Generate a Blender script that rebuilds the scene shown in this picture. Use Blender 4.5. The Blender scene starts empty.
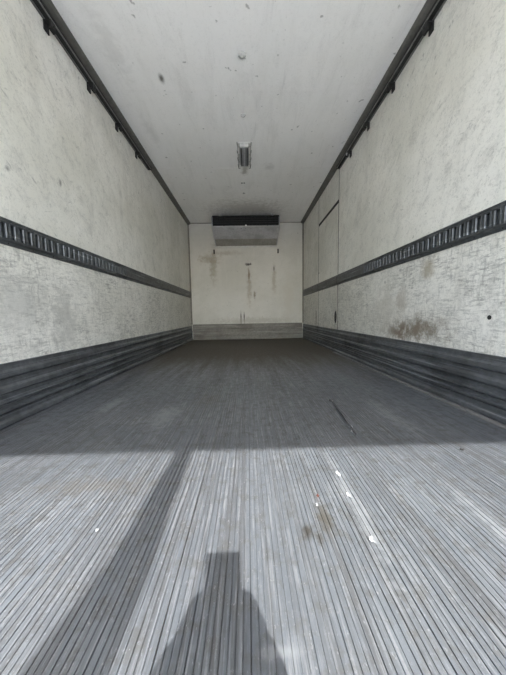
import bpy, bmesh, math, random
from mathutils import Vector, Matrix

random.seed(7)
sc = bpy.context.scene
C = sc.collection

# ------------------------------------------------------------------ camera
PITCH, YAW, ROLL = 0.0904, 0.0186, -0.0174
CAM = Vector((0.006, 0.0, 0.5417))
F_PX = 254.0
fw = Vector((math.sin(YAW)*math.cos(PITCH), math.cos(YAW)*math.cos(PITCH), -math.sin(PITCH)))
rt0 = Vector((math.cos(YAW), -math.sin(YAW), 0))
up0 = rt0.cross(fw)
rt = math.cos(ROLL)*rt0 + math.sin(ROLL)*up0
up = -math.sin(ROLL)*rt0 + math.cos(ROLL)*up0
cam_d = bpy.data.cameras.new('camera')
cam = bpy.data.objects.new('camera', cam_d)
C.objects.link(cam)
m3 = Matrix((rt, up, -fw)).transposed()
cam.matrix_world = Matrix.Translation(CAM) @ m3.to_4x4()
cam_d.sensor_fit = 'VERTICAL'
cam_d.sensor_height = 36.0
cam_d.lens = F_PX/675.0*36.0
cam_d.clip_start = 0.01
sc.camera = cam

# ------------------------------------------------------------------ light
SUN_EL = math.radians(46.0)
SUN_AZ = math.radians(4.0)      # light drifts to the left as it runs into the box
SUN_STRENGTH = 15.5
SKY_STRENGTH = 1.22
EXPOSURE = 0.0

world = bpy.data.worlds.new('sky')
sc.world = world
world.use_nodes = True
wn = world.node_tree
wn.nodes.clear()
w_out = wn.nodes.new('ShaderNodeOutputWorld')
w_bg = wn.nodes.new('ShaderNodeBackground')
w_sky = wn.nodes.new('ShaderNodeTexSky')
w_sky.sky_type = 'NISHITA'
w_sky.sun_disc = False
w_sky.sun_elevation = SUN_EL
w_sky.sun_rotation = math.pi - SUN_AZ
w_sky.dust_density = 2.0
w_sky.air_density = 1.0
w_sky.ozone_density = 1.0
w_bg.inputs['Strength'].default_value = SKY_STRENGTH
wn.links.new(w_sky.outputs[0], w_bg.inputs['Color'])
wn.links.new(w_bg.outputs[0], w_out.inputs['Surface'])

sun_dir = Vector((-math.sin(SUN_AZ)*math.cos(SUN_EL), math.cos(SUN_AZ)*math.cos(SUN_EL), -math.sin(SUN_EL)))
sun_d = bpy.data.lights.new('sun', 'SUN')
sun_d.energy = SUN_STRENGTH
sun_d.angle = math.radians(0.53)
sun_d.color = (1.0, 0.99, 0.97)
sun = bpy.data.objects.new('sun', sun_d)
C.objects.link(sun)
sun.rotation_euler = sun_dir.to_track_quat('-Z', 'Y').to_euler()
sun.location = (0.5, -8, 9)

sc.view_settings.view_transform = 'Standard'
sc.view_settings.look = 'None'
sc.view_settings.gamma = 1.0
sc.view_settings.use_curve_mapping = False
sc.view_settings.exposure = EXPOSURE

# ------------------------------------------------------------------ dimensions
HW = 1.23            # half inner width
H = 2.49             # inner height
D = 5.60             # front bulkhead
Y0 = -1.18           # rear opening
DOOR0, DOOR1, DOORH = 3.455, 4.400, 1.985

# ------------------------------------------------------------------ node helper
class NT:
    def __init__(self, name):
        self.m = bpy.data.materials.new(name)
        self.m.use_nodes = True
        self.t = self.m.node_tree
        self.t.nodes.clear()
        self.out = self.t.nodes.new('ShaderNodeOutputMaterial')
        self.b = self.t.nodes.new('ShaderNodeBsdfPrincipled')
        self.t.links.new(self.b.outputs[0], self.out.inputs['Surface'])
        g = self.t.nodes.new('ShaderNodeNewGeometry')
        self.P = g.outputs['Position']
    def put(self, sock, v):
        if isinstance(v, bpy.types.NodeSocket):
            self.t.links.new(v, sock)
        else:
            if isinstance(v, (tuple, list)) and len(v) == 3 and sock.type == 'RGBA':
                v = (*v, 1)
            sock.default_value = v
    def set(self, **k):
        for a, v in k.items():
            self.put(self.b.inputs[a.replace('_', ' ')], v)
    def vec(self, scale, rot=(0, 0, 0), loc=(0, 0, 0)):
        n = self.t.nodes.new('ShaderNodeMapping')
        n.vector_type = 'POINT'
        n.inputs['Location'].default_value = loc
        n.inputs['Scale'].default_value = scale
        n.inputs['Rotation'].default_value = rot
        self.t.links.new(self.P, n.inputs['Vector'])
        return n.outputs[0]
    def rvec(self, rot, scale):
        a = self.t.nodes.new('ShaderNodeVectorRotate')
        a.rotation_type = 'EULER_XYZ'
        a.inputs['Rotation'].default_value = rot
        self.t.links.new(self.P, a.inputs['Vector'])
        n = self.t.nodes.new('ShaderNodeVectorMath')
        n.operation = 'MULTIPLY'
        self.t.links.new(a.outputs[0], n.inputs[0])
        n.inputs[1].default_value = scale
        return n.outputs[0]
    def noise(self, v, scale=1, detail=3, rough=.5, dist=0):
        n = self.t.nodes.new('ShaderNodeTexNoise')
        n.inputs['Scale'].default_value = scale
        n.inputs['Detail'].default_value = detail
        n.inputs['Roughness'].default_value = rough
        n.inputs['Distortion'].default_value = dist
        self.put(n.inputs['Vector'], v)
        return n.outputs['Fac']
    def ramp(self, v, a, b, lo=0., hi=1.):
        n = self.t.nodes.new('ShaderNodeMapRange')
        n.interpolation_type = 'SMOOTHSTEP'
        self.put(n.inputs['Value'], v)
        n.inputs['From Min'].default_value = a
        n.inputs['From Max'].default_value = b
        n.inputs['To Min'].default_value = lo
        n.inputs['To Max'].default_value = hi
        return n.outputs[0]
    def math(self, op, a, b=0., c=None):
        n = self.t.nodes.new('ShaderNodeMath')
        n.operation = op
        self.put(n.inputs[0], a)
        self.put(n.inputs[1], b)
        if c is not None:
            self.put(n.inputs[2], c)
        return n.outputs[0]
    def mul(self, a, b): return self.math('MULTIPLY', a, b)
    def mix(self, f, a, b, mode='MIX'):
        n = self.t.nodes.new('ShaderNodeMix')
        n.data_type = 'RGBA'
        n.blend_type = mode
        self.put(n.inputs[0], f)
        self.put(n.inputs[6], a)
        self.put(n.inputs[7], b)
        return n.outputs[2]
    def xyz(self):
        n = self.t.nodes.new('ShaderNodeSeparateXYZ')
        self.t.links.new(self.P, n.inputs[0])
        return n.outputs
    def blob(self, c, r, ragged=.9, nscale=14):
        """ragged patch of dirt centred at c with half sizes r"""
        n = self.t.nodes.new('ShaderNodeVectorMath')
        n.operation = 'SUBTRACT'
        self.t.links.new(self.P, n.inputs[0])
        n.inputs[1].default_value = c
        d = self.t.nodes.new('ShaderNodeVectorMath')
        d.operation = 'DIVIDE'
        self.t.links.new(n.outputs[0], d.inputs[0])
        d.inputs[1].default_value = r
        l = self.t.nodes.new('ShaderNodeVectorMath')
        l.operation = 'LENGTH'
        self.t.links.new(d.outputs[0], l.inputs[0])
        k = self.math('ADD', l.outputs['Value'], self.math('MULTIPLY', self.math('SUBTRACT', self.noise(self.P, nscale, 6, .75), .5), ragged*4.5))
        return self.ramp(k, 1.05, .1)
    def bump(self, h, strength=.3, dist=.01):
        n = self.t.nodes.new('ShaderNodeBump')
        n.inputs['Strength'].default_value = strength
        n.inputs['Distance'].default_value = dist
        self.put(n.inputs['Height'], h)
        self.t.links.new(n.outputs[0], self.b.inputs['Normal'])

MAT = {}
def liner(name, stains=(), base=(.82, .81, .75), axis='Y', amount=1.0, low=True):
    """white fibreglass liner panel, grimy and scuffed"""
    t = NT(name)
    s = (lambda a, u, v: (a, u, v)) if axis == 'Y' else (lambda a, u, v: (u, a, v))
    x, y, z = t.xyz()
    blot = t.noise(t.vec(s(1, .9, 1.1)), 1.3, 5, .6)
    vst = t.noise(t.vec(s(1, 7, .55)), 1.4, 5, .6)
    hst = t.noise(t.vec(s(4, 9, 46)), 1.7, 7, .8)
    fine = t.noise(t.P, 46, 6, .75)
    if axis == 'Y':
        dv = t.rvec((math.radians(38), 0, 0), (1, 5, 22))
        ev = t.rvec((math.radians(-24), 0, 0), (1, 4, 18))
    else:
        dv = t.rvec((0, math.radians(38), 0), (5, 1, 22))
        ev = t.rvec((0, math.radians(-24), 0), (4, 1, 18))
    dsc = t.noise(dv, 1.6, 4, .6)
    esc = t.noise(ev, 1.9, 4, .6)
    c = t.mix(t.ramp(blot, .36, .66, 0, .9*amount), base, tuple(k*f for k, f in zip(base, (.84, .84, .81))))
    c = t.mix(t.ramp(vst, .48, .74, 0, .40*amount), c, (.60, .59, .53))
    c = t.mix(t.ramp(fine, .52, .72, 0, .55*amount), c, (.44, .44, .40))
    smv = t.rvec((math.radians(52), 0, 0), (1, 3.6, 6.5)) if axis == 'Y' else t.rvec((0, math.radians(30), 0), (3.6, 1, 5.5))
    smear = t.noise(smv, 1.8, 9, .8, .6)
    c = t.mix(t.ramp(smear, .48, .68, 0, .58*amount), c, (.47, .465, .42))
    grit = t.noise(t.P, 85, 4, .8)
    c = t.mix(t.mul(t.ramp(grit, .52, .66, 0, .7*amount), t.ramp(smear, .40, .62, .25, 1)), c, (.38, .38, .35))
    c = t.mix(t.mul(t.ramp(dsc, .62, .74, 0, .65), t.ramp(blot, .40, .60, .15, .9*amount)), c, (.26, .26, .24))
    c = t.mix(t.ramp(esc, .67, .76, 0, .5*amount), c, (.28, .28, .25))
    speck = t.noise(t.P, 17, 2.5, .55)
    c = t.mix(t.ramp(speck, .69, .76, 0, .6), c, (.24, .235, .21))
    if low:
        lowm = t.ramp(z, 1.02, .86)
        gr = t.noise(t.vec(s(1, 2.4, 2.6)), 1.0, 5, .65)
        vgr = t.noise(t.vec(s(4, 46, 12)), 1.3, 7, .8)
        k = t.mul(lowm, t.mul(t.ramp(hst, .46, .68), t.ramp(gr, .34, .62, .35, 1)))
        c = t.mix(k, c, (.27, .27, .245))
        k = t.mul(lowm, t.mul(t.ramp(vgr, .48, .68, 0, .95), t.ramp(gr, .36, .62, .2, .95)))
        c = t.mix(k, c, (.30, .30, .27))
    for (cc, rr, col, amt) in stains:
        c = t.mix(t.mul(t.blob(cc, rr, .55 if min(q for q in rr if q < .5) > .03 else .25), amt), c, col)
    t.set(Base_Color=c, Roughness=t.ramp(fine, .3, .8, .42, .62), Specular_IOR_Level=.35)
    t.bump(t.math('ADD', t.mul(fine, .5), t.mul(blot, 1.2)), .12, .01)
    MAT[name] = t.m
    return t.m

RUST = (.13, .085, .05)
BRN = (.19, .155, .11)
BLK = (.035, .033, .03)
liner('liner_left', [((-HW, 1.4, .62), (.3, .35, .22), (.42, .42, .39), .55), ((-HW, 1.75, .55), (.3, .16, .28), (.36, .36, .33), .6),
                     ((-HW, 1.81, 1.44), (.1, .02, .035), (.2, .2, .18), .9),
                     ((-HW, 1.42, 1.32), (.1, .022, .02), (.2, .2, .18), .8)])
liner('liner_right', [((HW, 1.84, .41), (.3, .36, .12), BRN, .95), ((HW, 2.08, .38), (.3, .22, .08), RUST, .8), ((HW, 2.02, .62), (.3, .10, .16), (.34, .31, .25), .6),
                      ((HW, 1.73, .84), (.3, .10, .10), (.33, .29, .21), .75), ((HW, 2.25, .55), (.3, .30, .3), (.43, .41, .35), .5),
                      ((HW, 4.55, .45), (.3, .04, .22), RUST, .7), ((HW, 4.75, .5), (.3, .03, .14), RUST, .5),
                      ((HW, 4.46, .20), (.3, .05, .12), BRN, .6)])
liner('liner_back', base=(.57, .565, .52), stains=[((-.72, D, 1.62), (0.105, .3, 0.459), (.30, .27, .20), 0.72), ((-.80, D, 1.74), (0.300, .3, 0.121), (.34, .30, .23), 0.78),
                     ((.05, D, 1.62), (0.105, .3, 0.038), BLK, 1.00), ((.045, D, 1.36), (0.033, .3, 0.203), RUST, 1.00),
                     ((.045, D, 1.1), (0.075, .3, 0.459), (.34, .30, .24), 0.72), ((.59, D, 1.52), (0.024, .3, 0.095), BLK, 1.00),
                     ((.59, D, 1.3), (0.060, .3, 0.378), (.38, .35, .28), 0.78), ((-.146, D, .45), (0.021, .3, 0.203), BLK, 1.00),
                     ((-.075, D, .46), (0.021, .3, 0.203), BLK, 1.00), ((.16, D, .95), (0.038, .3, 0.135), BRN, 0.91),
                     ((-.45, D, 1.86), (0.540, .3, 0.068), (.36, .33, .27), 0.65), ((.1, D, .40), (1.350, .3, 0.108), (.36, .34, .29), 0.65),
                     ((.90, D, .9), (0.180, .3, 0.675), (.5, .48, .42), 0.65)], axis='X', amount=.8, low=False)
liner('liner_ceiling', [((-.67, 2.29, H), (.03, .06, .3), (.10, .095, .08), .95), ((0, 3.64, H), (.07, .14, .3), (.28, .26, .21), .7),
                        ((0, 4.9, H), (.9, .5, .3), (.42, .40, .35), .5), ((-.95, 2.05, H), (.10, .35, .3), (.56, .55, .51), .3),
                        ((-.98, 2.9, H), (.08, .3, .3), (.56, .55, .51), .3), ((.33, 3.55, H), (.1, .1, .3), (.55, .54, .5), .5)],
      axis='X', amount=.25, low=False, base=(.93, .92, .885))

def metal(name, col, rough, metallic, streak=None, dirt=None, bump=.15):
    t = NT(name)
    n = t.noise(t.P, 30, 5, .7)
    b = t.noise(t.P, 3.5, 4, .6)
    c = t.mix(t.ramp(n, .35, .75, 0, .6), col, tuple(k*.6 for k in col))
    if dirt:
        c = t.mix(t.ramp(b, .45, .7, 0, .7), c, dirt)
    if streak:
        s = t.noise(t.vec(streak), 1.6, 5, .65)
        c = t.mix(t.ramp(s, .56, .68, 0, .8), c, tuple(min(1, k*2.1+.04) for k in col))
    t.set(Base_Color=c, Metallic=metallic, Roughness=t.ramp(n, .3, .7, rough, min(1, rough+.18)))
    t.bump(n, bump, .004)
    MAT[name] = t.m
    return t.m
metal('scuff', (.22, .235, .25), .36, .75, streak=(1, .5, 70), dirt=(.10, .105, .11))
metal('scuff_back', (.17, .165, .145), .45, .4, streak=(.8, 1, 60), dirt=(.10, .093, .078))
metal('rail', (.095, .103, .107), .42, .5, streak=(1, 1.5, 40), dirt=(.05, .05, .05))
metal('rail_plain', (.12, .125, .13), .38, .5, streak=(1, 1.0, 40), dirt=(.08, .08, .08))
metal('slot_metal', (.26, .275, .285), .38, .6)
metal('cove', (.14, .137, .122), .55, .1, dirt=(.10, .097, .085))
metal('track', (.030, .030, .029), .5, .4, dirt=(.02, .02, .02))
metal('track_lip', (.20, .20, .19), .4, .6)
metal('steel', (.55, .55, .54), .3, .9)
metal('trim_metal', (.24, .24, .235), .4, .4)
metal('light_grey', (.55, .55, .52), .5, .1)
metal('lens_dark', (.26, .265, .27), .35, .1)
metal('corner', (.20, .195, .17), .5, .3, dirt=(.11, .10, .085))
metal('black', (.012, .012, .012), .6, 0)
metal('rubber', (.028, .026, .024), .7, 0)
metal('unit_grey', (.50, .505, .515), .5, .1, dirt=(.30, .30, .30))
metal('unit_low', (.36, .35, .31), .55, .1, dirt=(.25, .24, .2))
metal('outside_white', (.75, .75, .74), .4, 0)
metal('frame_steel', (.35, .35, .34), .45, .7)
metal('strap', (.06, .06, .062), .8, 0)
metal('white_dome', (.92, .92, .91), .3, 0)
metal('paper', (.34, .355, .36), .7, 0)
metal('leaf', (.12, .04, .03), .7, 0)
metal('skin', (.50, .33, .25), .6, 0, bump=.03)
metal('cloth', (.06, .07, .10), .9, 0)
metal('trousers', (.045, .05, .07), .9, 0)
metal('hair', (.03, .022, .016), .7, 0)

def floor_mat():
    t = NT('floor_metal')
    x, y, z = t.xyz()
    big = t.noise(t.vec((1.2, .7, 1)), 1.6, 4, .6)
    st = t.noise(t.vec((42, .55, 1)), 1.0, 5, .62)
    st2 = t.noise(t.vec((150, 5, 1)), 1.0, 5, .7)
    sp = t.noise(t.vec((1.6, .7, 1)), 95, 5, .8)
    mid = t.noise(t.P, 22, 4, .7)
    c = t.mix(t.ramp(big, .35, .68), (.170, .187, .208), (.218, .240, .266))
    c = t.mix(t.ramp(st, .42, .66, 0, .7), c, (.13, .132, .136))
    c = t.mix(t.ramp(st2, .48, .66, 0, .7), c, (.37, .385, .405))
    c = t.mix(t.ramp(mid, .48, .66, 0, .6), c, (.135, .134, .13))
    c = t.mix(t.mul(t.ramp(sp, .56, .68, 0, .85), t.ramp(mid, .35, .6, .2, 1)), c, (.46, .48, .50))
    # long chalky drag marks and worn patches
    for (cc, rr, col, a) in [((.30, .70, 0), (.028, .32, .2), (.42, .44, .46), .55), ((.20, .62, 0), (.030, .07, .2), (.12, .11, .09), .8),
                             ((.145, .585, 0), (.016, .03, .2), (.07, .065, .055), .9), ((.17, .565, 0), (.014, .035, .2), (.08, .075, .065), .8),
                             ((-.45, 1.35, 0), (.10, .22, .2), (.42, .44, .46), .5), ((-.85, 1.55, 0), (.05, .2, .2), (.42, .44, .46), .5),
                             ((-.25, 1.6, 0), (.12, .14, .2), (.16, .155, .14), .5), ((.75, 1.3, 0), (.06, .3, .2), (.42, .44, .46), .4),
                             ((.62, .62, 0), (.03, .16, .2), (.42, .44, .46), .5), ((-.38, 5.45, 0), (.12, .06, .2), (.06, .055, .045), .8),
                             ((.04, .36, 0), (.05, .015, .2), (.42, .44, .46), .5), ((-.5, .78, 0), (.25, .06, .2), (.2,.18,.15), .4),
                             ]:
        c = t.mix(t.mul(t.blob(cc, rr, .6, 26), a), c, col)
    # brown film mixed over the floor colour, darker towards the front of the box
    depth_tint = t.ramp(t.math('ADD', y, t.mul(t.math('SUBTRACT', t.noise(t.vec((9, .8, 1)), 1, 5, .7), .5), 2.0)), 1.7, 3.4)
    c = t.mix(t.mul(depth_tint, .92), c, (.078, .064, .043))
    rough = t.math('ADD', t.ramp(mid, .3, .7, .30, .44), t.mul(depth_tint, .4))
    t.set(Base_Color=c, Metallic=t.math('SUBTRACT', .65, t.mul(depth_tint, .6)), Roughness=rough)
    t.bump(t.math('ADD', t.mul(sp, .8), t.math('ADD', t.mul(st2, .6), t.mul(mid, .5))), .4, .003)
    MAT['floor'] = t.m
floor_mat()

def ground_mat():
    t = NT('yard_concrete')
    n = t.noise(t.P, .8, 5, .6)
    f = t.noise(t.P, 25, 4, .7)
    c = t.mix(t.ramp(n, .3, .7), (.56, .55, .525), (.66, .65, .62))
    c = t.mix(t.ramp(f, .5, .75, 0, .5), c, (.2, .2, .19))
    t.set(Base_Color=c, Roughness=.9)
    t.bump(f, .3, .01)
    MAT['yard'] = t.m
ground_mat()

# ------------------------------------------------------------------ mesh helpers
def add_box(bm, x0, x1, y0, y1, z0, z1):
    v = [bm.verts.new((x, y, z)) for x in (x0, x1) for y in (y0, y1) for z in (z0, z1)]
    for f in ((0, 1, 3, 2), (4, 6, 7, 5), (0, 4, 5, 1), (2, 3, 7, 6), (0, 2, 6, 4), (1, 5, 7, 3)):
        bm.faces.new([v[i] for i in f])
    return v

def extrude_profile(bm, pts, y0, y1, axis='Y'):
    """closed 2-D profile run along an axis; pts are (x,z) for Y or (y,z) for X"""
    def P(p, k): return (p[0], k, p[1]) if axis == 'Y' else (k, p[0], p[1])
    a = [bm.verts.new(P(p, y0)) for p in pts]
    b = [bm.verts.new(P(p, y1)) for p in pts]
    n = len(pts)
    for i in range(n):
        bm.faces.new((a[i], a[(i+1) % n], b[(i+1) % n], b[i]))
    bm.faces.new(a[::-1])
    bm.faces.new(b)

def add_tube(bm, pts, r, seg=8, closed=False):
    pts = [Vector(p) for p in pts]
    rings = []
    n = len(pts)
    for i, p in enumerate(pts):
        a = pts[i-1] if i else (pts[-1] if closed else pts[0])
        b = pts[(i+1) % n] if (i < n-1 or closed) else pts[-1]
        d = (b-a).normalized()
        u = d.cross(Vector((0, 0, 1)))
        if u.length < 1e-3:
            u = d.cross(Vector((1, 0, 0)))
        u.normalize()
        w = d.cross(u)
        rings.append([bm.verts.new(p + r*(math.cos(2*math.pi*k/seg)*u + math.sin(2*math.pi*k/seg)*w)) for k in range(seg)])
    for i in range(n if closed else n-1):
        A, B = rings[i], rings[(i+1) % n]
        for k in range(seg):
            bm.faces.new((A[k], A[(k+1) % seg], B[(k+1) % seg], B[k]))
    if not closed:
        bm.faces.new(rings[0][::-1])
        bm.faces.new(rings[-1])

def add_dome(bm, c, r, h, normal, seg=12, rings=3):
    c = Vector(c)
    nrm = Vector(normal).normalized()
    u = nrm.orthogonal().normalized()
    w = nrm.cross(u)
    prev = None
    for j in range(rings):
        a = j/rings*math.pi/2
        ring = [bm.verts.new(c + r*math.cos(a)*(math.cos(2*math.pi*k/seg)*u + math.sin(2*math.pi*k/seg)*w) + nrm*h*math.sin(a)) for k in range(seg)]
        if prev:
            for k in range(seg):
                bm.faces.new((prev[k], prev[(k+1) % seg], ring[(k+1) % seg], ring[k]))
        else:
            bm.faces.new(ring[::-1])
        prev = ring
    top = bm.verts.new(c + nrm*h)
    for k in range(seg):
        bm.faces.new((prev[k], prev[(k+1) % seg], top))

def mesh(name, bm, bevel=0):
    bmesh.ops.recalc_face_normals(bm, faces=bm.faces)
    me = bpy.data.meshes.new(name)
    bm.to_mesh(me)
    bm.free()
    return me

def obj(name, bm, mat, parent=None, bevel=0, loc=None, smooth=False):
    me = mesh(name, bm) if isinstance(bm, bmesh.types.BMesh) else bm
    o = bpy.data.objects.new(name, me)
    C.objects.link(o)
    if not me.materials:
        me.materials.append(MAT[mat])
    if parent:
        o.parent = parent
    if loc is not None:
        o.location = loc
    if bevel:
        b = o.modifiers.new('bevel', 'BEVEL')
        b.width = bevel
        b.segments = 2
        b.limit_method = 'ANGLE'
    if smooth:
        for p in me.polygons:
            p.use_smooth = True
    return o

def box(name, mat, x0, x1, y0, y1, z0, z1, parent=None, bevel=0):
    bm = bmesh.new()
    add_box(bm, x0, x1, y0, y1, z0, z1)
    return obj(name, bm, mat, parent, bevel)

def struct(o):
    o['kind'] = 'structure'
    return o

def tag(o, label, cat, group=None):
    o['label'] = label
    o['category'] = cat
    if group:
        o['group'] = group
    return o

def thing(name, label, cat, loc=(0, 0, 0), group=None):
    o = bpy.data.objects.new(name, None)
    o.empty_display_size = .1
    C.objects.link(o)
    o.location = loc
    return tag(o, label, cat, group)

# ------------------------------------------------------------------ setting: yard, floor
bm = bmesh.new()
add_box(bm, -60, 60, -70, 40, -1.45, -1.25)
g = struct(obj('ground', bm, 'yard'))

T = .07      # wall thickness
floor = struct(box('floor', 'frame_steel', -HW-T, HW+T, Y0, D+T, -.12, -.0105))
PW = 2*HW/16
def plank_mesh():
    """extruded aluminium board: flat top cut by pairs of deep grooves and shallow ones between"""
    per = PW/3
    cuts = []
    for k in range(3):
        cuts += [(k*per+.0013, .0026, .0048), (k*per+.0150, .0023, .0042), (k*per+.0270, .0019, .0026), (k*per+.0390, .0020, .0030)]
    prof = []
    for i, (c, w, d) in enumerate(cuts):
        prof += [(c-w/2, 0) if i else (0.0, -.0065), (c-w/2+.0003, -d) if i else (c, -d), (c+w/2-.0003, -d), (c+w/2, 0)]
    prof += [(PW-.0002, 0), (PW-.0002, -.01), (0, -.01)]
    bm = bmesh.new()
    extrude_profile(bm, prof, Y0, D)
    return mesh('floor_plank', bm)
pm = plank_mesh()
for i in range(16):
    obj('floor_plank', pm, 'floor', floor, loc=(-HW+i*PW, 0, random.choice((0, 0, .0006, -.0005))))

# ------------------------------------------------------------------ walls, ceiling
wl = struct(box('wall_left', 'liner_left', -HW-T, -HW, Y0, D+T, -.12, H+T))
wr = struct(box('wall_right', 'black', HW+.022, HW+T, Y0, D+T, -.12, H+T))
for (a, b, z0, z1) in ((Y0, DOOR0-.004, 0, H), (DOOR0+.004, DOOR1-.004, DOORH+.044, H), (DOOR1+.004, D, 0, H)):
    box('wall_panel', 'liner_right', HW, HW+.021, a, b, z0-.01, z1, wr)
wb = struct(box('wall_back', 'liner_back', -HW, HW, D, D+T, -.12, H+T))
ce = struct(box('ceiling', 'frame_steel', -HW, HW, Y0, D, H+.012, H+T))
ys = [Y0, 1.12, 2.40, 3.58, 4.28, D]
for a, b in zip(ys, ys[1:]):
    box('ceiling_panel', 'liner_ceiling', -HW, HW, a+.0015, b-.0015, H, H+.011, ce)

# side door, flush in the right wall
dr = struct(box('door_1', 'liner_right', HW-.002, HW+.020, DOOR0+.006, DOOR1-.006, .012, DOORH))
box('gasket', 'black', HW-.003, HW+.0215, DOOR0-.003, DOOR1+.003, DOORH+.001, DOORH+.043, dr)
bm = bmesh.new()
ring = []
for k in range(20):
    a = 2*math.pi*k/20
    ring.append((.036*math.cos(a), .075*math.sin(a)))
extr = [(3.535+p[0], .485+p[1]) for p in ring]
vs0 = [bm.verts.new((HW-.006, p[0], p[1])) for p in extr]
vs1 = [bm.verts.new((HW-.002, 3.535+p[0]*1.25, .485+p[1]*1.2)) for p in ring]
vs2 = [bm.verts.new((HW+.006, 3.535+p[0]*.7, .485+p[1]*.8)) for p in ring]
for k in range(20):
    j = (k+1) % 20
    bm.faces.new((vs0[k], vs0[j], vs1[j], vs1[k]))
    bm.faces.new((vs0[k], vs0[j], vs2[j], vs2[k]))
bm.faces.new(vs2)
bm.faces.new(vs0)
o = obj('finger_pull', bm, 'black', dr)
o['label'] = 'dark oval finger pull'
bm = bmesh.new()
add_dome(bm, (HW-.002, 4.37, 1.22), .012, .008, (-1, 0, 0))
obj('rivet', bm, 'corner', dr)

for yy in (DOOR0, DOOR1):
    box('door_seal', 'corner', HW-.0045, HW+.021, yy-.0055, yy+.0055, .012, DOORH, dr)
    box('joint_strip', 'corner', HW-.0035, HW+.021, yy-.0038, yy+.0038, DOORH+.044, H-.06, wr)
# ------------------------------------------------------------------ scuff liners (baseboards)
BANDS = [(0.0, .068), (.070, .112), (.114, .163), (.165, .238), (.240, .318)]
def scuff_profile(side, z0, z1, t):
    x = side*HW
    def X(d): return x - side*d
    h = z1-z0
    return [(X(0), z0), (X(t*.55), z0), (X(t), z0+min(.010, h*.2)), (X(t), z0+h*.42), (X(t*.45), z0+h*.58), (X(t*.45), z1-.006), (X(t*.8), z1-.004), (X(t*.8), z1), (X(0), z1)]
def scuff_run(side, a, b, parent):
    for i, (z0, z1) in enumerate(BANDS):
        bm = bmesh.new()
        extrude_profile(bm, scuff_profile(side, z0, z1, (.026, .022, .024, .022, .018)[i]), a, b)
        obj('scuff_board', bm, 'scuff', parent)
bl = struct(box('baseboard_left', 'rubber', -HW, -HW+.006, Y0, D, 0, .316))
scuff_run(-1, Y0, D-.02, bl)
br = struct(box('baseboard_right', 'rubber', HW-.006, HW, DOOR1+.006, D, 0, .316))
scuff_run(1, Y0, DOOR0-.004, br)
scuff_run(1, DOOR1+.004, D-.02, br)
scuff_run(1, DOOR0+.008, DOOR1-.008, dr)
bb = struct(box('baseboard_back', 'scuff_back', -HW+.026, HW-.026, D-.008, D, 0, .345))
for z0, z1, t in ((.004, .092, .022), (.104, .170, .012), (.182, .250, .024), (.264, .345, .018)):
    pr = [(D-.0, z0), (D-t*.6, z0), (D-t, z0+.012), (D-t, z1-.022), (D-t*.6, z1-.006), (D, z1)]
    bm = bmesh.new()
    extrude_profile(bm, pr, -HW+.027, HW-.027, 'X')
    obj('scuff_board', bm, 'scuff_back', bb)

# floor edge angle on the right
bm = bmesh.new()
extrude_profile(bm, [(HW-.027, .0015), (HW-.027, .005), (HW-.060, .005), (HW-.0615, .010), (HW-.0655, .010), (HW-.067, .0015)], Y0, DOOR0-.004)
struct(obj('trim_1', bm, 'trim_metal'))

# ceiling coves and back corner angles
for i, s in enumerate((-1, 1)):
    bm = bmesh.new()
    pr = [(s*HW, H), (s*(HW-.062), H), (s*(HW-.062), H-.008), (s*(HW-.050), H-.022), (s*(HW-.030), H-.031), (s*(HW-.012), H-.038), (s*(HW-.008), H-.046), (s*HW, H-.046)]
    extrude_profile(bm, pr, Y0, D)
    struct(obj('trim_%d' % (2+i), bm, 'cove'))
    bm = bmesh.new()
    e = .024
    pts = [(s*HW, D), (s*(HW-e), D), (s*(HW-e), D-.006), (s*(HW-.008), D-.010), (s*(HW-.006), D-e), (s*HW, D-e)]
    va = [bm.verts.new((p[0], p[1], .345)) for p in pts]
    vb = [bm.verts.new((p[0], p[1], H-.046)) for p in pts]
    for k in range(len(pts)):
        j = (k+1) % len(pts)
        bm.faces.new((va[k], va[j], vb[j], vb[k]))
    bm.faces.new(va); bm.faces.new(vb[::-1])
    struct(obj('trim_%d' % (4+i), bm, 'corner'))
struct(box('trim_6', 'corner', -HW+.066, HW-.066, D-.010, D, H-.012, H))

# rear portal: header, posts and sill
YE = .978 - 2.35/math.tan(SUN_EL)*math.cos(SUN_AZ) + .09      # inner face of the header; its outer lower edge throws the shadow line
hdr = struct(box('trim_7', 'frame_steel', -HW-T, HW+T, YE-.09, YE, 2.35, H+T+.02))
for i, s in enumerate((-1, 1)):
    xs = sorted((s*HW, s*(HW+T+.02)))
    struct(box('trim_%d' % (8+i), 'frame_steel', xs[0], xs[1], YE-.09, YE, -.15, 2.35))
struct(box('trim_10', 'frame_steel', -HW-T, HW+T, YE-.09, YE, -.16, 0))

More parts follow.
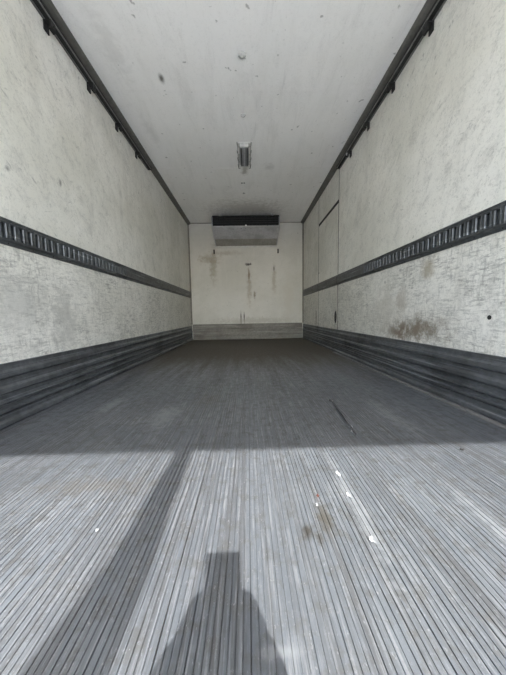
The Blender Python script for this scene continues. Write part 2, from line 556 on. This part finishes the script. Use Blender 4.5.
# ------------------------------------------------------------------ belt rails
RZ0, RZ1 = .919, 1.054
SLOT_END = 2.655
PITCH_S = .0508
def plain_profile(s):
    X = lambda d: s*(HW-d)
    return [(X(0), RZ0), (X(.006), RZ0), (X(.007), RZ0+.018), (X(.020), RZ0+.026), (X(.020), RZ1-.026), (X(.007), RZ1-.018), (X(.006), RZ1), (X(0), RZ1)]
for s, side in ((-1, 'left'), (1, 'right')):
    r = thing('slotted_rail', 'dark slotted tie-down rail along the %s wall nearest the camera' % side, 'rail', (s*HW, 0.7, RZ0), 'slotted tie-down rails')
    def rl(name, bm, mat):
        bmesh.ops.translate(bm, verts=bm.verts, vec=(-s*HW, -.7, -RZ0))
        return obj(name, bm, mat, r)
    X = lambda d: s*(HW-d)
    bm = bmesh.new()
    extrude_profile(bm, [(X(0), RZ0), (X(.003), RZ0), (X(.003), RZ1), (X(0), RZ1)], Y0, SLOT_END)
    rl('back_plate', bm, 'rail')
    sz0, sz1 = RZ0+.033, RZ0+.104
    bm = bmesh.new()
    extrude_profile(bm, [(X(.003), RZ0), (X(.006), RZ0), (X(.007), RZ0+.016), (X(.018), RZ0+.022), (X(.018), sz0), (X(.003), sz0)], Y0, SLOT_END)
    rl('lower_flange', bm, 'rail')
    bm = bmesh.new()
    extrude_profile(bm, [(X(.003), RZ1), (X(.006), RZ1), (X(.007), RZ1-.016), (X(.018), RZ1-.022), (X(.018), sz1), (X(.003), sz1)], Y0, SLOT_END)
    rl('upper_flange', bm, 'rail')
    # bars that separate the upright slots, rolled edges
    bm = bmesh.new()
    hb = .0145
    pts = [(X(.003), -hb), (X(.0145), -hb), (X(.0195), -hb+.003), (X(.0195), -hb+.006), (X(.0175), -hb+.010), (X(.0175), hb-.010), (X(.0195), hb-.006), (X(.0195), hb-.003), (X(.0145), hb), (X(.003), hb)]
    va = [bm.verts.new((p[0], p[1], sz0)) for p in pts]
    vb = [bm.verts.new((p[0], p[1], sz1)) for p in pts]
    for k in range(len(pts)):
        j = (k+1) % len(pts)
        bm.faces.new((va[k], va[j], vb[j], vb[k]))
    bm.faces.new(va); bm.faces.new(vb[::-1])
    bmesh.ops.translate(bm, verts=bm.verts, vec=(-s*HW, 0, -RZ0))
    bmesh_me = mesh('slot_bar', bm)
    k = 0
    while True:
        y = SLOT_END-hb-k*PITCH_S
        if y < Y0+.03:
            break
        obj('slot_bar', bmesh_me, 'rail', r, loc=(0, y-.7, 0))
        k += 1
    # small rivets along the lower flange
    dm = bmesh.new()
    add_dome(dm, (-s*.006, 0, .010), .0045, .003, (-s, 0, 0), 8, 2)
    dme = mesh('rivet', dm)
    y = SLOT_END-.06
    while y > .9:
        obj('rivet', dme, 'rubber', r, loc=(0, y-.7, 0))
        y -= .1016*1.5
    segs = ((SLOT_END+.002, D-.026),) if s < 0 else ((SLOT_END+.002, DOOR0-.004), (DOOR1+.004, D-.026))
    for q, (a, b) in enumerate(segs):
        bm = bmesh.new()
        extrude_profile(bm, plain_profile(s), a, b)
        o = obj('plain_rail', bm, 'rail_plain')
        if s < 0:
            lab = 'smooth dark belt rail along the left wall, running to the far corner'
        else:
            lab = ('short smooth dark belt rail between slotted rail and side door on the right wall', 'smooth dark belt rail between side door and far corner on the right wall')[q]
        tag(o, lab, 'rail', 'smooth belt rails')
bm = bmesh.new()
extrude_profile(bm, plain_profile(1), DOOR0+.008, DOOR1-.008)
obj('belt_rail', bm, 'rail_plain', dr)

# ------------------------------------------------------------------ ceiling tracks
TE = 3.43
for s, side in ((-1, 'left'), (1, 'right')):
    t = thing('ceiling_track', 'black channel track with small brackets below the ceiling along the %s wall' % side, 'track', (s*HW, 1.0, 2.345), 'ceiling tracks')
    def tr(name, bm, mat):
        bmesh.ops.translate(bm, verts=bm.verts, vec=(-s*HW, -1.0, -2.345))
        return obj(name, bm, mat, t)
    X = lambda d: s*(HW-d)
    bm = bmesh.new()
    zb, zt = 2.394, 2.4315
    pr = [(X(0), zb), (X(.040), zb), (X(.040), zb+.012), (X(.037), zb+.012), (X(.037), zb+.004), (X(.004), zb+.004), (X(.004), zt-.004),
          (X(.037), zt-.004), (X(.037), zt-.012), (X(.040), zt-.012), (X(.040), zt), (X(0), zt)]
    extrude_profile(bm, pr, YE+.01, TE)
    tr('channel', bm, 'track')
    bm = bmesh.new()
    extrude_profile(bm, [(X(.0402), zb-.001), (X(.0445), zb-.001), (X(.0445), zb+.012), (X(.0402), zb+.012)], YE+.01, TE-.003)
    tr('lower_lip', bm, 'track_lip')
    bm = bmesh.new()
    extrude_profile(bm, [(X(0), zb-.006), (X(.012), zb-.006), (X(.012), zb-.0002), (X(0), zb-.0002)], YE+.01, TE-.02)
    tr('wall_strip', bm, 'track_lip')
    bm = bmesh.new()
    add_box(bm, *sorted((X(.0), X(.046))), TE, TE+.006, zb-.002, zt+.001)
    tr('end_cap', bm, 'track')
    for k in range(-6, 4):
        y = 1.79+.43*k
        bm = bmesh.new()
        # bent tab: foot on the wall, hooked lip
        pts = [(0, 0), (.050, 0), (.050, -.036), (.044, -.050), (.030, -.052), (.030, -.044), (.040, -.040), (.042, -.008), (.008, -.008), (.008, -.056), (0, -.056)]
        pr = [(X(p[0]), zb-.0064+p[1]+.0002) for p in pts]
        extrude_profile(bm, pr, y-.020, y+.020)
        b = tr('bracket', bm, 'track')
        bm = bmesh.new()
        add_dome(bm, (X(.0502), y, zb-.032), .006 if not (s > 0 and k == 3) else .015, .006, (-s, 0, 0), 8, 2)
        bmesh.ops.translate(bm, verts=bm.verts, vec=(-s*HW, -1.0, -2.345))
        o = obj('bolt', bm, 'white_dome' if (s > 0 and k == 3) else 'track', b)  # last right bracket gets a larger, plain white dome
        if s > 0 and k == 3:
            o['label'] = 'white dome on the bracket face'
            o.scale = (1, 1, 1)

# ------------------------------------------------------------------ ceiling light with guard
lt = thing('ceiling_light', 'grey rectangular ceiling light behind a thin wire guard', 'light', (0, 3.28, H))
def lp(name, bm, mat, parent=lt):
    return obj(name, bm, mat, parent)
bm = bmesh.new(); add_box(bm, -.062, .062, -.205, .205, -.012, -.0005); lp('base', bm, 'light_grey')
bm = bmesh.new()
pr = [(-.050, -.0122), (-.046, -.034), (-.030, -.044), (.030, -.044), (.046, -.034), (.050, -.0122)]
extrude_profile(bm, pr, -.175, .175)
ln = lp('lens', bm, 'lens_dark')
for xx in (-.034, 0, .034):
    bm = bmesh.new(); add_box(bm, xx-.006, xx+.006, -.170, .170, -.050, -.0405)
    lp('rib', bm, 'rubber' if xx else 'unit_grey', ln)
for yy in (-.186, .186):
    bm = bmesh.new(); add_box(bm, -.050, .050, yy-.010, yy+.010, -.040, -.0122); lp('end_cap', bm, 'light_grey')
for xx in (-.074, .074):
    bm = bmesh.new()
    add_tube(bm, [(xx, -.215, -.002), (xx, -.215, -.05), (xx, .215, -.05), (xx, .215, -.002)], .003, 6)
    lp('guard_wire', bm, 'corner')
for yy in (-.215, -.07, .07, .215):
    bm = bmesh.new()
    add_tube(bm, [(-.086, yy, -.004), (-.074, yy, -.054), (-.055, yy, -.054)], .0028, 6)
    lp('guard_wire', bm, 'corner')
    bm = bmesh.new()
    add_tube(bm, [(.086, yy, -.004), (.074, yy, -.054), (.055, yy, -.054)], .0028, 6)
    lp('guard_wire', bm, 'corner')

# ceiling plugs and screws
for (x, y, r, mt, lab) in ((0.0, 2.10, .030, 'light_grey', 'pale round plug in the ceiling, the one nearest the camera'),
                           (-.004, 2.68, .026, 'light_grey', 'pale round plug in the ceiling just before the ceiling light'),
                           (-.045, 3.97, .014, 'corner', 'left one of two dark screw heads behind the ceiling light'),
                           (-.010, 3.97, .014, 'corner', 'right one of two dark screw heads behind the ceiling light'),
                           (-.02, 4.29, .022, 'light_grey', 'pale round plug in the ceiling between light and cooling unit')):
    bm = bmesh.new()
    add_dome(bm, (0, 0, 0), r, r*.4, (0, 0, -1), 16, 4)
    if r > .02:
        add_dome(bm, (0, 0, -r*.38), r*.35, r*.2, (0, 0, -1), 10, 2)
    o = obj('ceiling_plug' if r > .02 else 'screw_head', bm, mt, loc=(x, y, H), smooth=True)
    tag(o, lab, 'plug' if r > .02 else 'screw', 'ceiling plugs' if r > .02 else 'ceiling screws')

# ------------------------------------------------------------------ refrigeration unit on the bulkhead
UY = 5.05
un = thing('refrigeration_unit', 'slim grey cooling unit with black outlet hung high on the far wall', 'cooling unit', (0, D, 2.0))
def up_(name, bm, mat, parent=un):
    bmesh.ops.translate(bm, verts=bm.verts, vec=(0, -D, -2.0))
    return obj(name, bm, mat, parent)
UW = .656
ztop, zf, zb_ = 2.412, 2.232, 2.008
# side cheeks
for s in (-1, 1):
    bm = bmesh.new()
    xs = sorted((s*UW, s*(UW-.014)))
    pts = [(D, zb_), (UY, zf), (UY, ztop), (UY+.03, ztop+.02), (D, ztop+.02)]
    va = [bm.verts.new((xs[0], *p)) for p in pts]; vb = [bm.verts.new((xs[1], *p)) for p in pts]
    for k in range(5):
        j = (k+1) % 5
        bm.faces.new((va[k], va[j], vb[j], vb[k]))
    bm.faces.new(va); bm.faces.new(vb[::-1])
    up_('side_panel', bm, 'black' if 0 else 'unit_grey')
# sloping underside in two sheets
def slope(y0, y1, t=.012, x=UW-.015):
    z = lambda y: zf + (zb_-zf)*(y-UY)/(D-UY)
    bm = bmesh.new()
    v = [bm.verts.new((xx, y, z(y)+dz)) for xx in (-x, x) for (y, dz) in ((y0, 0), (y1, 0), (y1, t), (y0, t))]
    for f in ((0, 1, 2, 3), (4, 7, 6, 5), (0, 4, 5, 1), (1, 5, 6, 2), (2, 6, 7, 3), (3, 7, 4, 0)):
        bm.faces.new([v[i] for i in f])
    return bm
up_('underside_panel', slope(UY+.004, UY+.34), 'unit_grey')
up_('drain_pan', slope(UY+.345, D-.004), 'unit_low')
# front outlet: dark recess, louvres
bm = bmesh.new(); add_box(bm, -UW+.0145, UW-.0145, UY+.06, UY+.07, zf, ztop+.012); up_('outlet_back', bm, 'black')
for k in range(4):
    bm = bmesh.new()
    z = zf+.012+k*.042
    pr = [(UY, z), (UY+.055, z+.022), (UY+.055, z+.026), (UY, z+.004)]
    extrude_profile(bm, pr, -UW+.015, UW-.015, 'X')
    up_('louvre', bm, 'black')
bm = bmesh.new(); add_box(bm, -UW+.0145, UW-.0145, UY+.001, D-.001, ztop+.004, ztop+.019); up_('top_cap', bm, 'black')
for x in (-.5, .5):
    for y in (UY+.10, D-.10):
        bm = bmesh.new(); add_box(bm, x-.03, x+.03, y-.02, y+.02, ztop+.0192, H-.0005); up_('hanger', bm, 'frame_steel')
for x in (-.42, 0, .42):
    bm = bmesh.new(); add_box(bm, x-.006, x+.006, UY-.004, UY-.0005, zf+.002, ztop); up_('stay', bm, 'black')
bm = bmesh.new(); add_dome(bm, (.0, UY-.0045, zf+.012), .015, .015, (0, -1, 0), 12, 3)  # small plain white dome at the lower front edge
o = up_('bolt', bm, 'white_dome'); o['label'] = 'white dome low on the outlet front'
for x in (-.09, .10, .02):
    bm = bmesh.new(); add_dome(bm, (x if x != .02 else 0, UY+.06, zf+(zb_-zf)*.06/(D-UY)-.001), .008, .006, (0, 0, -1), 8, 2); up_('screw', bm, 'rubber')
bm = bmesh.new(); add_box(bm, -UW-.02, UW+.01, D-.026, D-.002, zb_-.036, zb_-.006); up_('drip_lip', bm, 'light_grey')
for x in (-.690, .680):
    bm = bmesh.new(); add_box(bm, x-.014, x+.014, D-.020, D-.001, 1.845, 1.935)
    add_box(bm, x-.006, x+.006, D-.034, D-.020, 1.87, 1.90); up_('bracket', bm, 'rubber')

# ------------------------------------------------------------------ bits lying on the floor, hole plug in the wall
bm = bmesh.new()
add_tube(bm, [(.512, 1.515, .0058), (.505, 1.40, .0058), (.492, 1.25, .0058), (.474, 1.075, .0058)], .0048, 8)
add_dome(bm, (.513, 1.52, .0015), .016, .012, (0, 0, 1), 10, 2)
o = obj('rubber_strip', bm, 'strap')
tag(o, 'thin dark rubber strip lying on the shaded floor', 'strip')
def scrap(x, y, sx, sy, name, mat, label, cat, group=None, rz=0):
    bm = bmesh.new()
    n = 11
    top, bot = [], []
    for k in range(n):
        a = 2*math.pi*k/n
        q = random.uniform(.3, 1.25)
        px, py = sx*q*math.cos(a), sy*q*math.sin(a)
        lift = .002+random.uniform(0, .007)
        top.append(bm.verts.new((px, py, lift+.0012)))
        bot.append(bm.verts.new((px, py, max(.0012, lift-.001))))
    ct, cb = bm.verts.new((0, 0, .004)), bm.verts.new((0, 0, .0012))
    for k in range(n):
        j = (k+1) % n
        bm.faces.new((top[k], top[j], ct))
        bm.faces.new((bot[j], bot[k], cb))
        bm.faces.new((bot[k], bot[j], top[j], top[k]))
    o = obj(name, bm, mat, loc=(x, y, 0))
    o.rotation_euler.z = rz
    tag(o, label, cat, group)
G = 'paper scraps on the floor'
scrap(.482, 1.150, 0.0120, 0.0078, 'paper_scrap', 'paper', 'small white paper scrap by the rubber strip, the farther of two', 'scrap', G)
scrap(.472, 1.100, 0.0132, 0.0130, 'paper_scrap', 'paper', 'small white paper scrap by the rubber strip, the nearer of two', 'scrap', G)
scrap(.296, .800, 0.0096, 0.0156, 'paper_scrap', 'paper', 'white paper scrap in the sun, closest to the shadow edge', 'scrap', G)
scrap(.294, .700, 0.0072, 0.0143, 'paper_scrap', 'paper', 'white paper scrap in the sun, middle of the row of three', 'scrap', G)
scrap(.290, .552, 0.0078, 0.0117, 'paper_scrap', 'paper', 'white paper scrap in the sun, closest of the row of three to the camera', 'scrap', G)
scrap(-.386, .604, .004, .004, 'paper_scrap', 'paper', 'tiny white paper speck left of the long narrow shadow', 'scrap', G)
scrap(.203, .703, .0035, .0035, 'leaf_fragment', 'leaf', 'tiny red leaf fragment on the sunlit floor', 'leaf')
scrap(.190, .668, .004, .006, 'paper_scrap', 'paper', 'pale scrap just below the red leaf fragment', 'scrap', G)
scrap(.83, .93, .007, .006, 'pebble', 'rubber', 'small dark pebble on the sunlit floor at right near the shadow edge', 'pebble')
scrap(-.37, 5.46, .07, .03, 'dirt_clump', 'rubber', 'dark clump of dirt on the floor against the far wall', 'dirt')
bm = bmesh.new()
add_dome(bm, (HW, 1.268, .506), .013, .004, (-1, 0, 0), 6, 2)
tag(obj('hole_plug', bm, 'black'), 'small black plug in a hole low on the right wall', 'plug')

# ------------------------------------------------------------------ unseen strap-like caster of the long floor shadow, added in the rear opening
st = thing('strip_shadow_caster', 'unseen strap-like shape added in the rear opening to cast the long floor shadow', 'strap', (-.14, YE-.05, 2.35))
tanE = math.tan(SUN_EL)/math.cos(SUN_AZ)
def unshadow(xs, ysh, y):
    d = ysh-y
    return Vector((xs+math.tan(SUN_AZ)*d, y, d*tanE))
ypl = YE-.03
edge = [((-.290, -.230), 1.06), ((-.295, -.230), .98), ((-.300, -.222), .80), ((-.307, -.216), .605), ((-.328, -.214), .45), ((-.356, -.216), .345), ((-.372, -.225), .25), ((-.36, -.25), .12)]
bm = bmesh.new()
cols = []
for (l, r_), ysh in edge:
    a, b = unshadow(l, ysh, ypl), unshadow(r_, ysh, ypl)
    cols.append([bm.verts.new(a), bm.verts.new(b), bm.verts.new(b+Vector((0, -.012, 0))), bm.verts.new(a+Vector((0, -.012, 0)))])
for A, B in zip(cols, cols[1:]):
    for k in range(4):
        j = (k+1) % 4
        bm.faces.new((A[k], A[j], B[j], B[k]))
bm.faces.new(cols[0]); bm.faces.new(cols[-1][::-1])
bmesh.ops.translate(bm, verts=bm.verts, vec=-st.location)
obj('caster_strip', bm, 'strap', st)
bm = bmesh.new()
lo = unshadow(-.305, .10, ypl)
add_tube(bm, [lo+Vector((-.05, -.006, .02)), lo+Vector((.05, -.006, .02)), lo+Vector((.06, -.006, -.06)), lo+Vector((-.06, -.006, -.06))], .008, 8, True)
bmesh.ops.translate(bm, verts=bm.verts, vec=-st.location)
obj('end_ring', bm, 'steel', st)

# ------------------------------------------------------------------ phone and the kneeling photographer behind the lens
ph = thing('phone', 'dark smartphone held upright in both hands of the kneeling person', 'phone', (0, 0, 0))
PXC = -.0225
bm = bmesh.new()
add_box(bm, -.0385, .0385, -.0085, 0, -.138, .022)
body = obj('case', bm, 'black', ph, bevel=.003)
bm = bmesh.new(); add_box(bm, -.035, .035, -.0092, -.0086, -.134, .018); obj('screen', bm, 'lens_dark', ph)
ph.location = CAM + Vector((PXC-CAM.x+.006-.006, -.006, 0))
ph.rotation_euler = (-PITCH, 0, 0)

def skin_obj(name, chains, mat, parent=None, sub=2, root=0):
    """chains: list of [(x,y,z,r),...]; a chain may start on an existing point (matched by position)"""
    verts, rad, edges, idx = [], [], [], {}
    for ch in chains:
        prev = None
        for p in ch:
            key = tuple(round(c, 4) for c in p[:3])
            if key not in idx:
                idx[key] = len(verts)
                verts.append(p[:3]); rad.append(p[3])
            i = idx[key]
            if prev is not None and prev != i:
                edges.append((prev, i))
            prev = i
    me = bpy.data.meshes.new(name)
    me.from_pydata(verts, edges, [])
    o = bpy.data.objects.new(name, me)
    C.objects.link(o)
    me.materials.append(MAT[mat])
    sk = o.modifiers.new('skin', 'SKIN')
    sk.use_smooth_shade = True
    if not me.skin_vertices:
        bpy.context.view_layer.objects.active = o
    for i, v in enumerate(me.skin_vertices[0].data):
        v.radius = (rad[i], rad[i])
        v.use_root = (i == root)
    ss = o.modifiers.new('sub', 'SUBSURF')
    ss.levels = sub
    ss.render_levels = sub
    if parent:
        o.parent = parent
    return o

pe = thing('person', 'kneeling person in dark clothes holding up a phone with both hands', 'person', (0, 0, 0))
cx = -.02
pel = (cx, -.90, .24, .135)
sp1 = (cx, -.86, .38, .135)
chest = (cx, -.74, .50, .14)
neckb = (cx, -.63, .60, .062)
neck = (cx, -.60, .645, .052)
ch = [[pel, sp1, chest, neckb, neck, (cx+.03, -.53, .72, .072), (cx+.035, -.51, .78, .085), (cx+.035, -.52, .83, .075)]]
for s in (-1, 1):
    sh = (cx+s*.165, -.66, .555, .06)
    el = (cx+s*.215, -.42, .36, .043)
    fa = (cx+s*.160, -.25, .375, .040)
    wr_ = (cx+s*.100, -.105, .395, .026)
    pa = (cx+s*.076, -.055, .415, .024)
    pk = (cx+s*.062, -.028, .430, .016)
    ch.append([chest, sh, el, fa, wr_, pa, pk])
    # four fingers wrap the far side of the phone edge, thumb along the screen side
    for k, (dz, ln_) in enumerate(((.032, .9), (.012, 1.0), (-.010, .95), (-.030, .8))):
        z = .430+dz
        ch.append([pk, (cx+s*.0535, -.010, z+.006, .0085), (cx+s*(.0485-.020*ln_), -.004, z+.010, .0078), (cx+s*(.0485-.034*ln_), -.0045, z+.008, .007)])
    ch.append([pa, (cx+s*.050, -.036, .452, .009), (cx+s*.036, -.028, .468, .008), (cx+s*.020, -.028, .472, .007)])
    hip = (cx+s*.10, -.88, .20, .105)
    ch.append([pel, hip, (cx+s*.15, -.62, .15, .085), (cx+s*.17, -.45, .085, .07), (cx+s*.165, -.62, .065, .058), (cx+s*.15, -.85, .055, .048), (cx+s*.14, -.98, .05, .04), (cx+s*.13, -1.08, .035, .03)])
hd = (cx+.035, -.51, .78, .085)
ch.append([hd, (cx+.035, -.415, .765, .015), (cx+.035, -.405, .758, .010)])
t_ = NT('person_cloth_and_skin')
x_, y_, z_ = t_.xyz()
bare = t_.math('MAXIMUM', t_.ramp(z_, .635, .645), t_.ramp(y_, -.125, -.118))
t_.set(Base_Color=t_.mix(bare, (.05, .06, .09), (.50, .33, .25)), Roughness=.75)
MAT['person'] = t_.m
bd = skin_obj('body', ch, 'person', pe)
# hair cap and face pieces
bm = bmesh.new()
bmesh.ops.create_uvsphere(bm, u_segments=20, v_segments=12, radius=1)
for v in bm.verts:
    v.co = Vector((v.co.x*.088+cx+.035, v.co.y*.098-.53, v.co.z*.075+.83))
hr = obj('hair', bm, 'hair', pe, smooth=True)
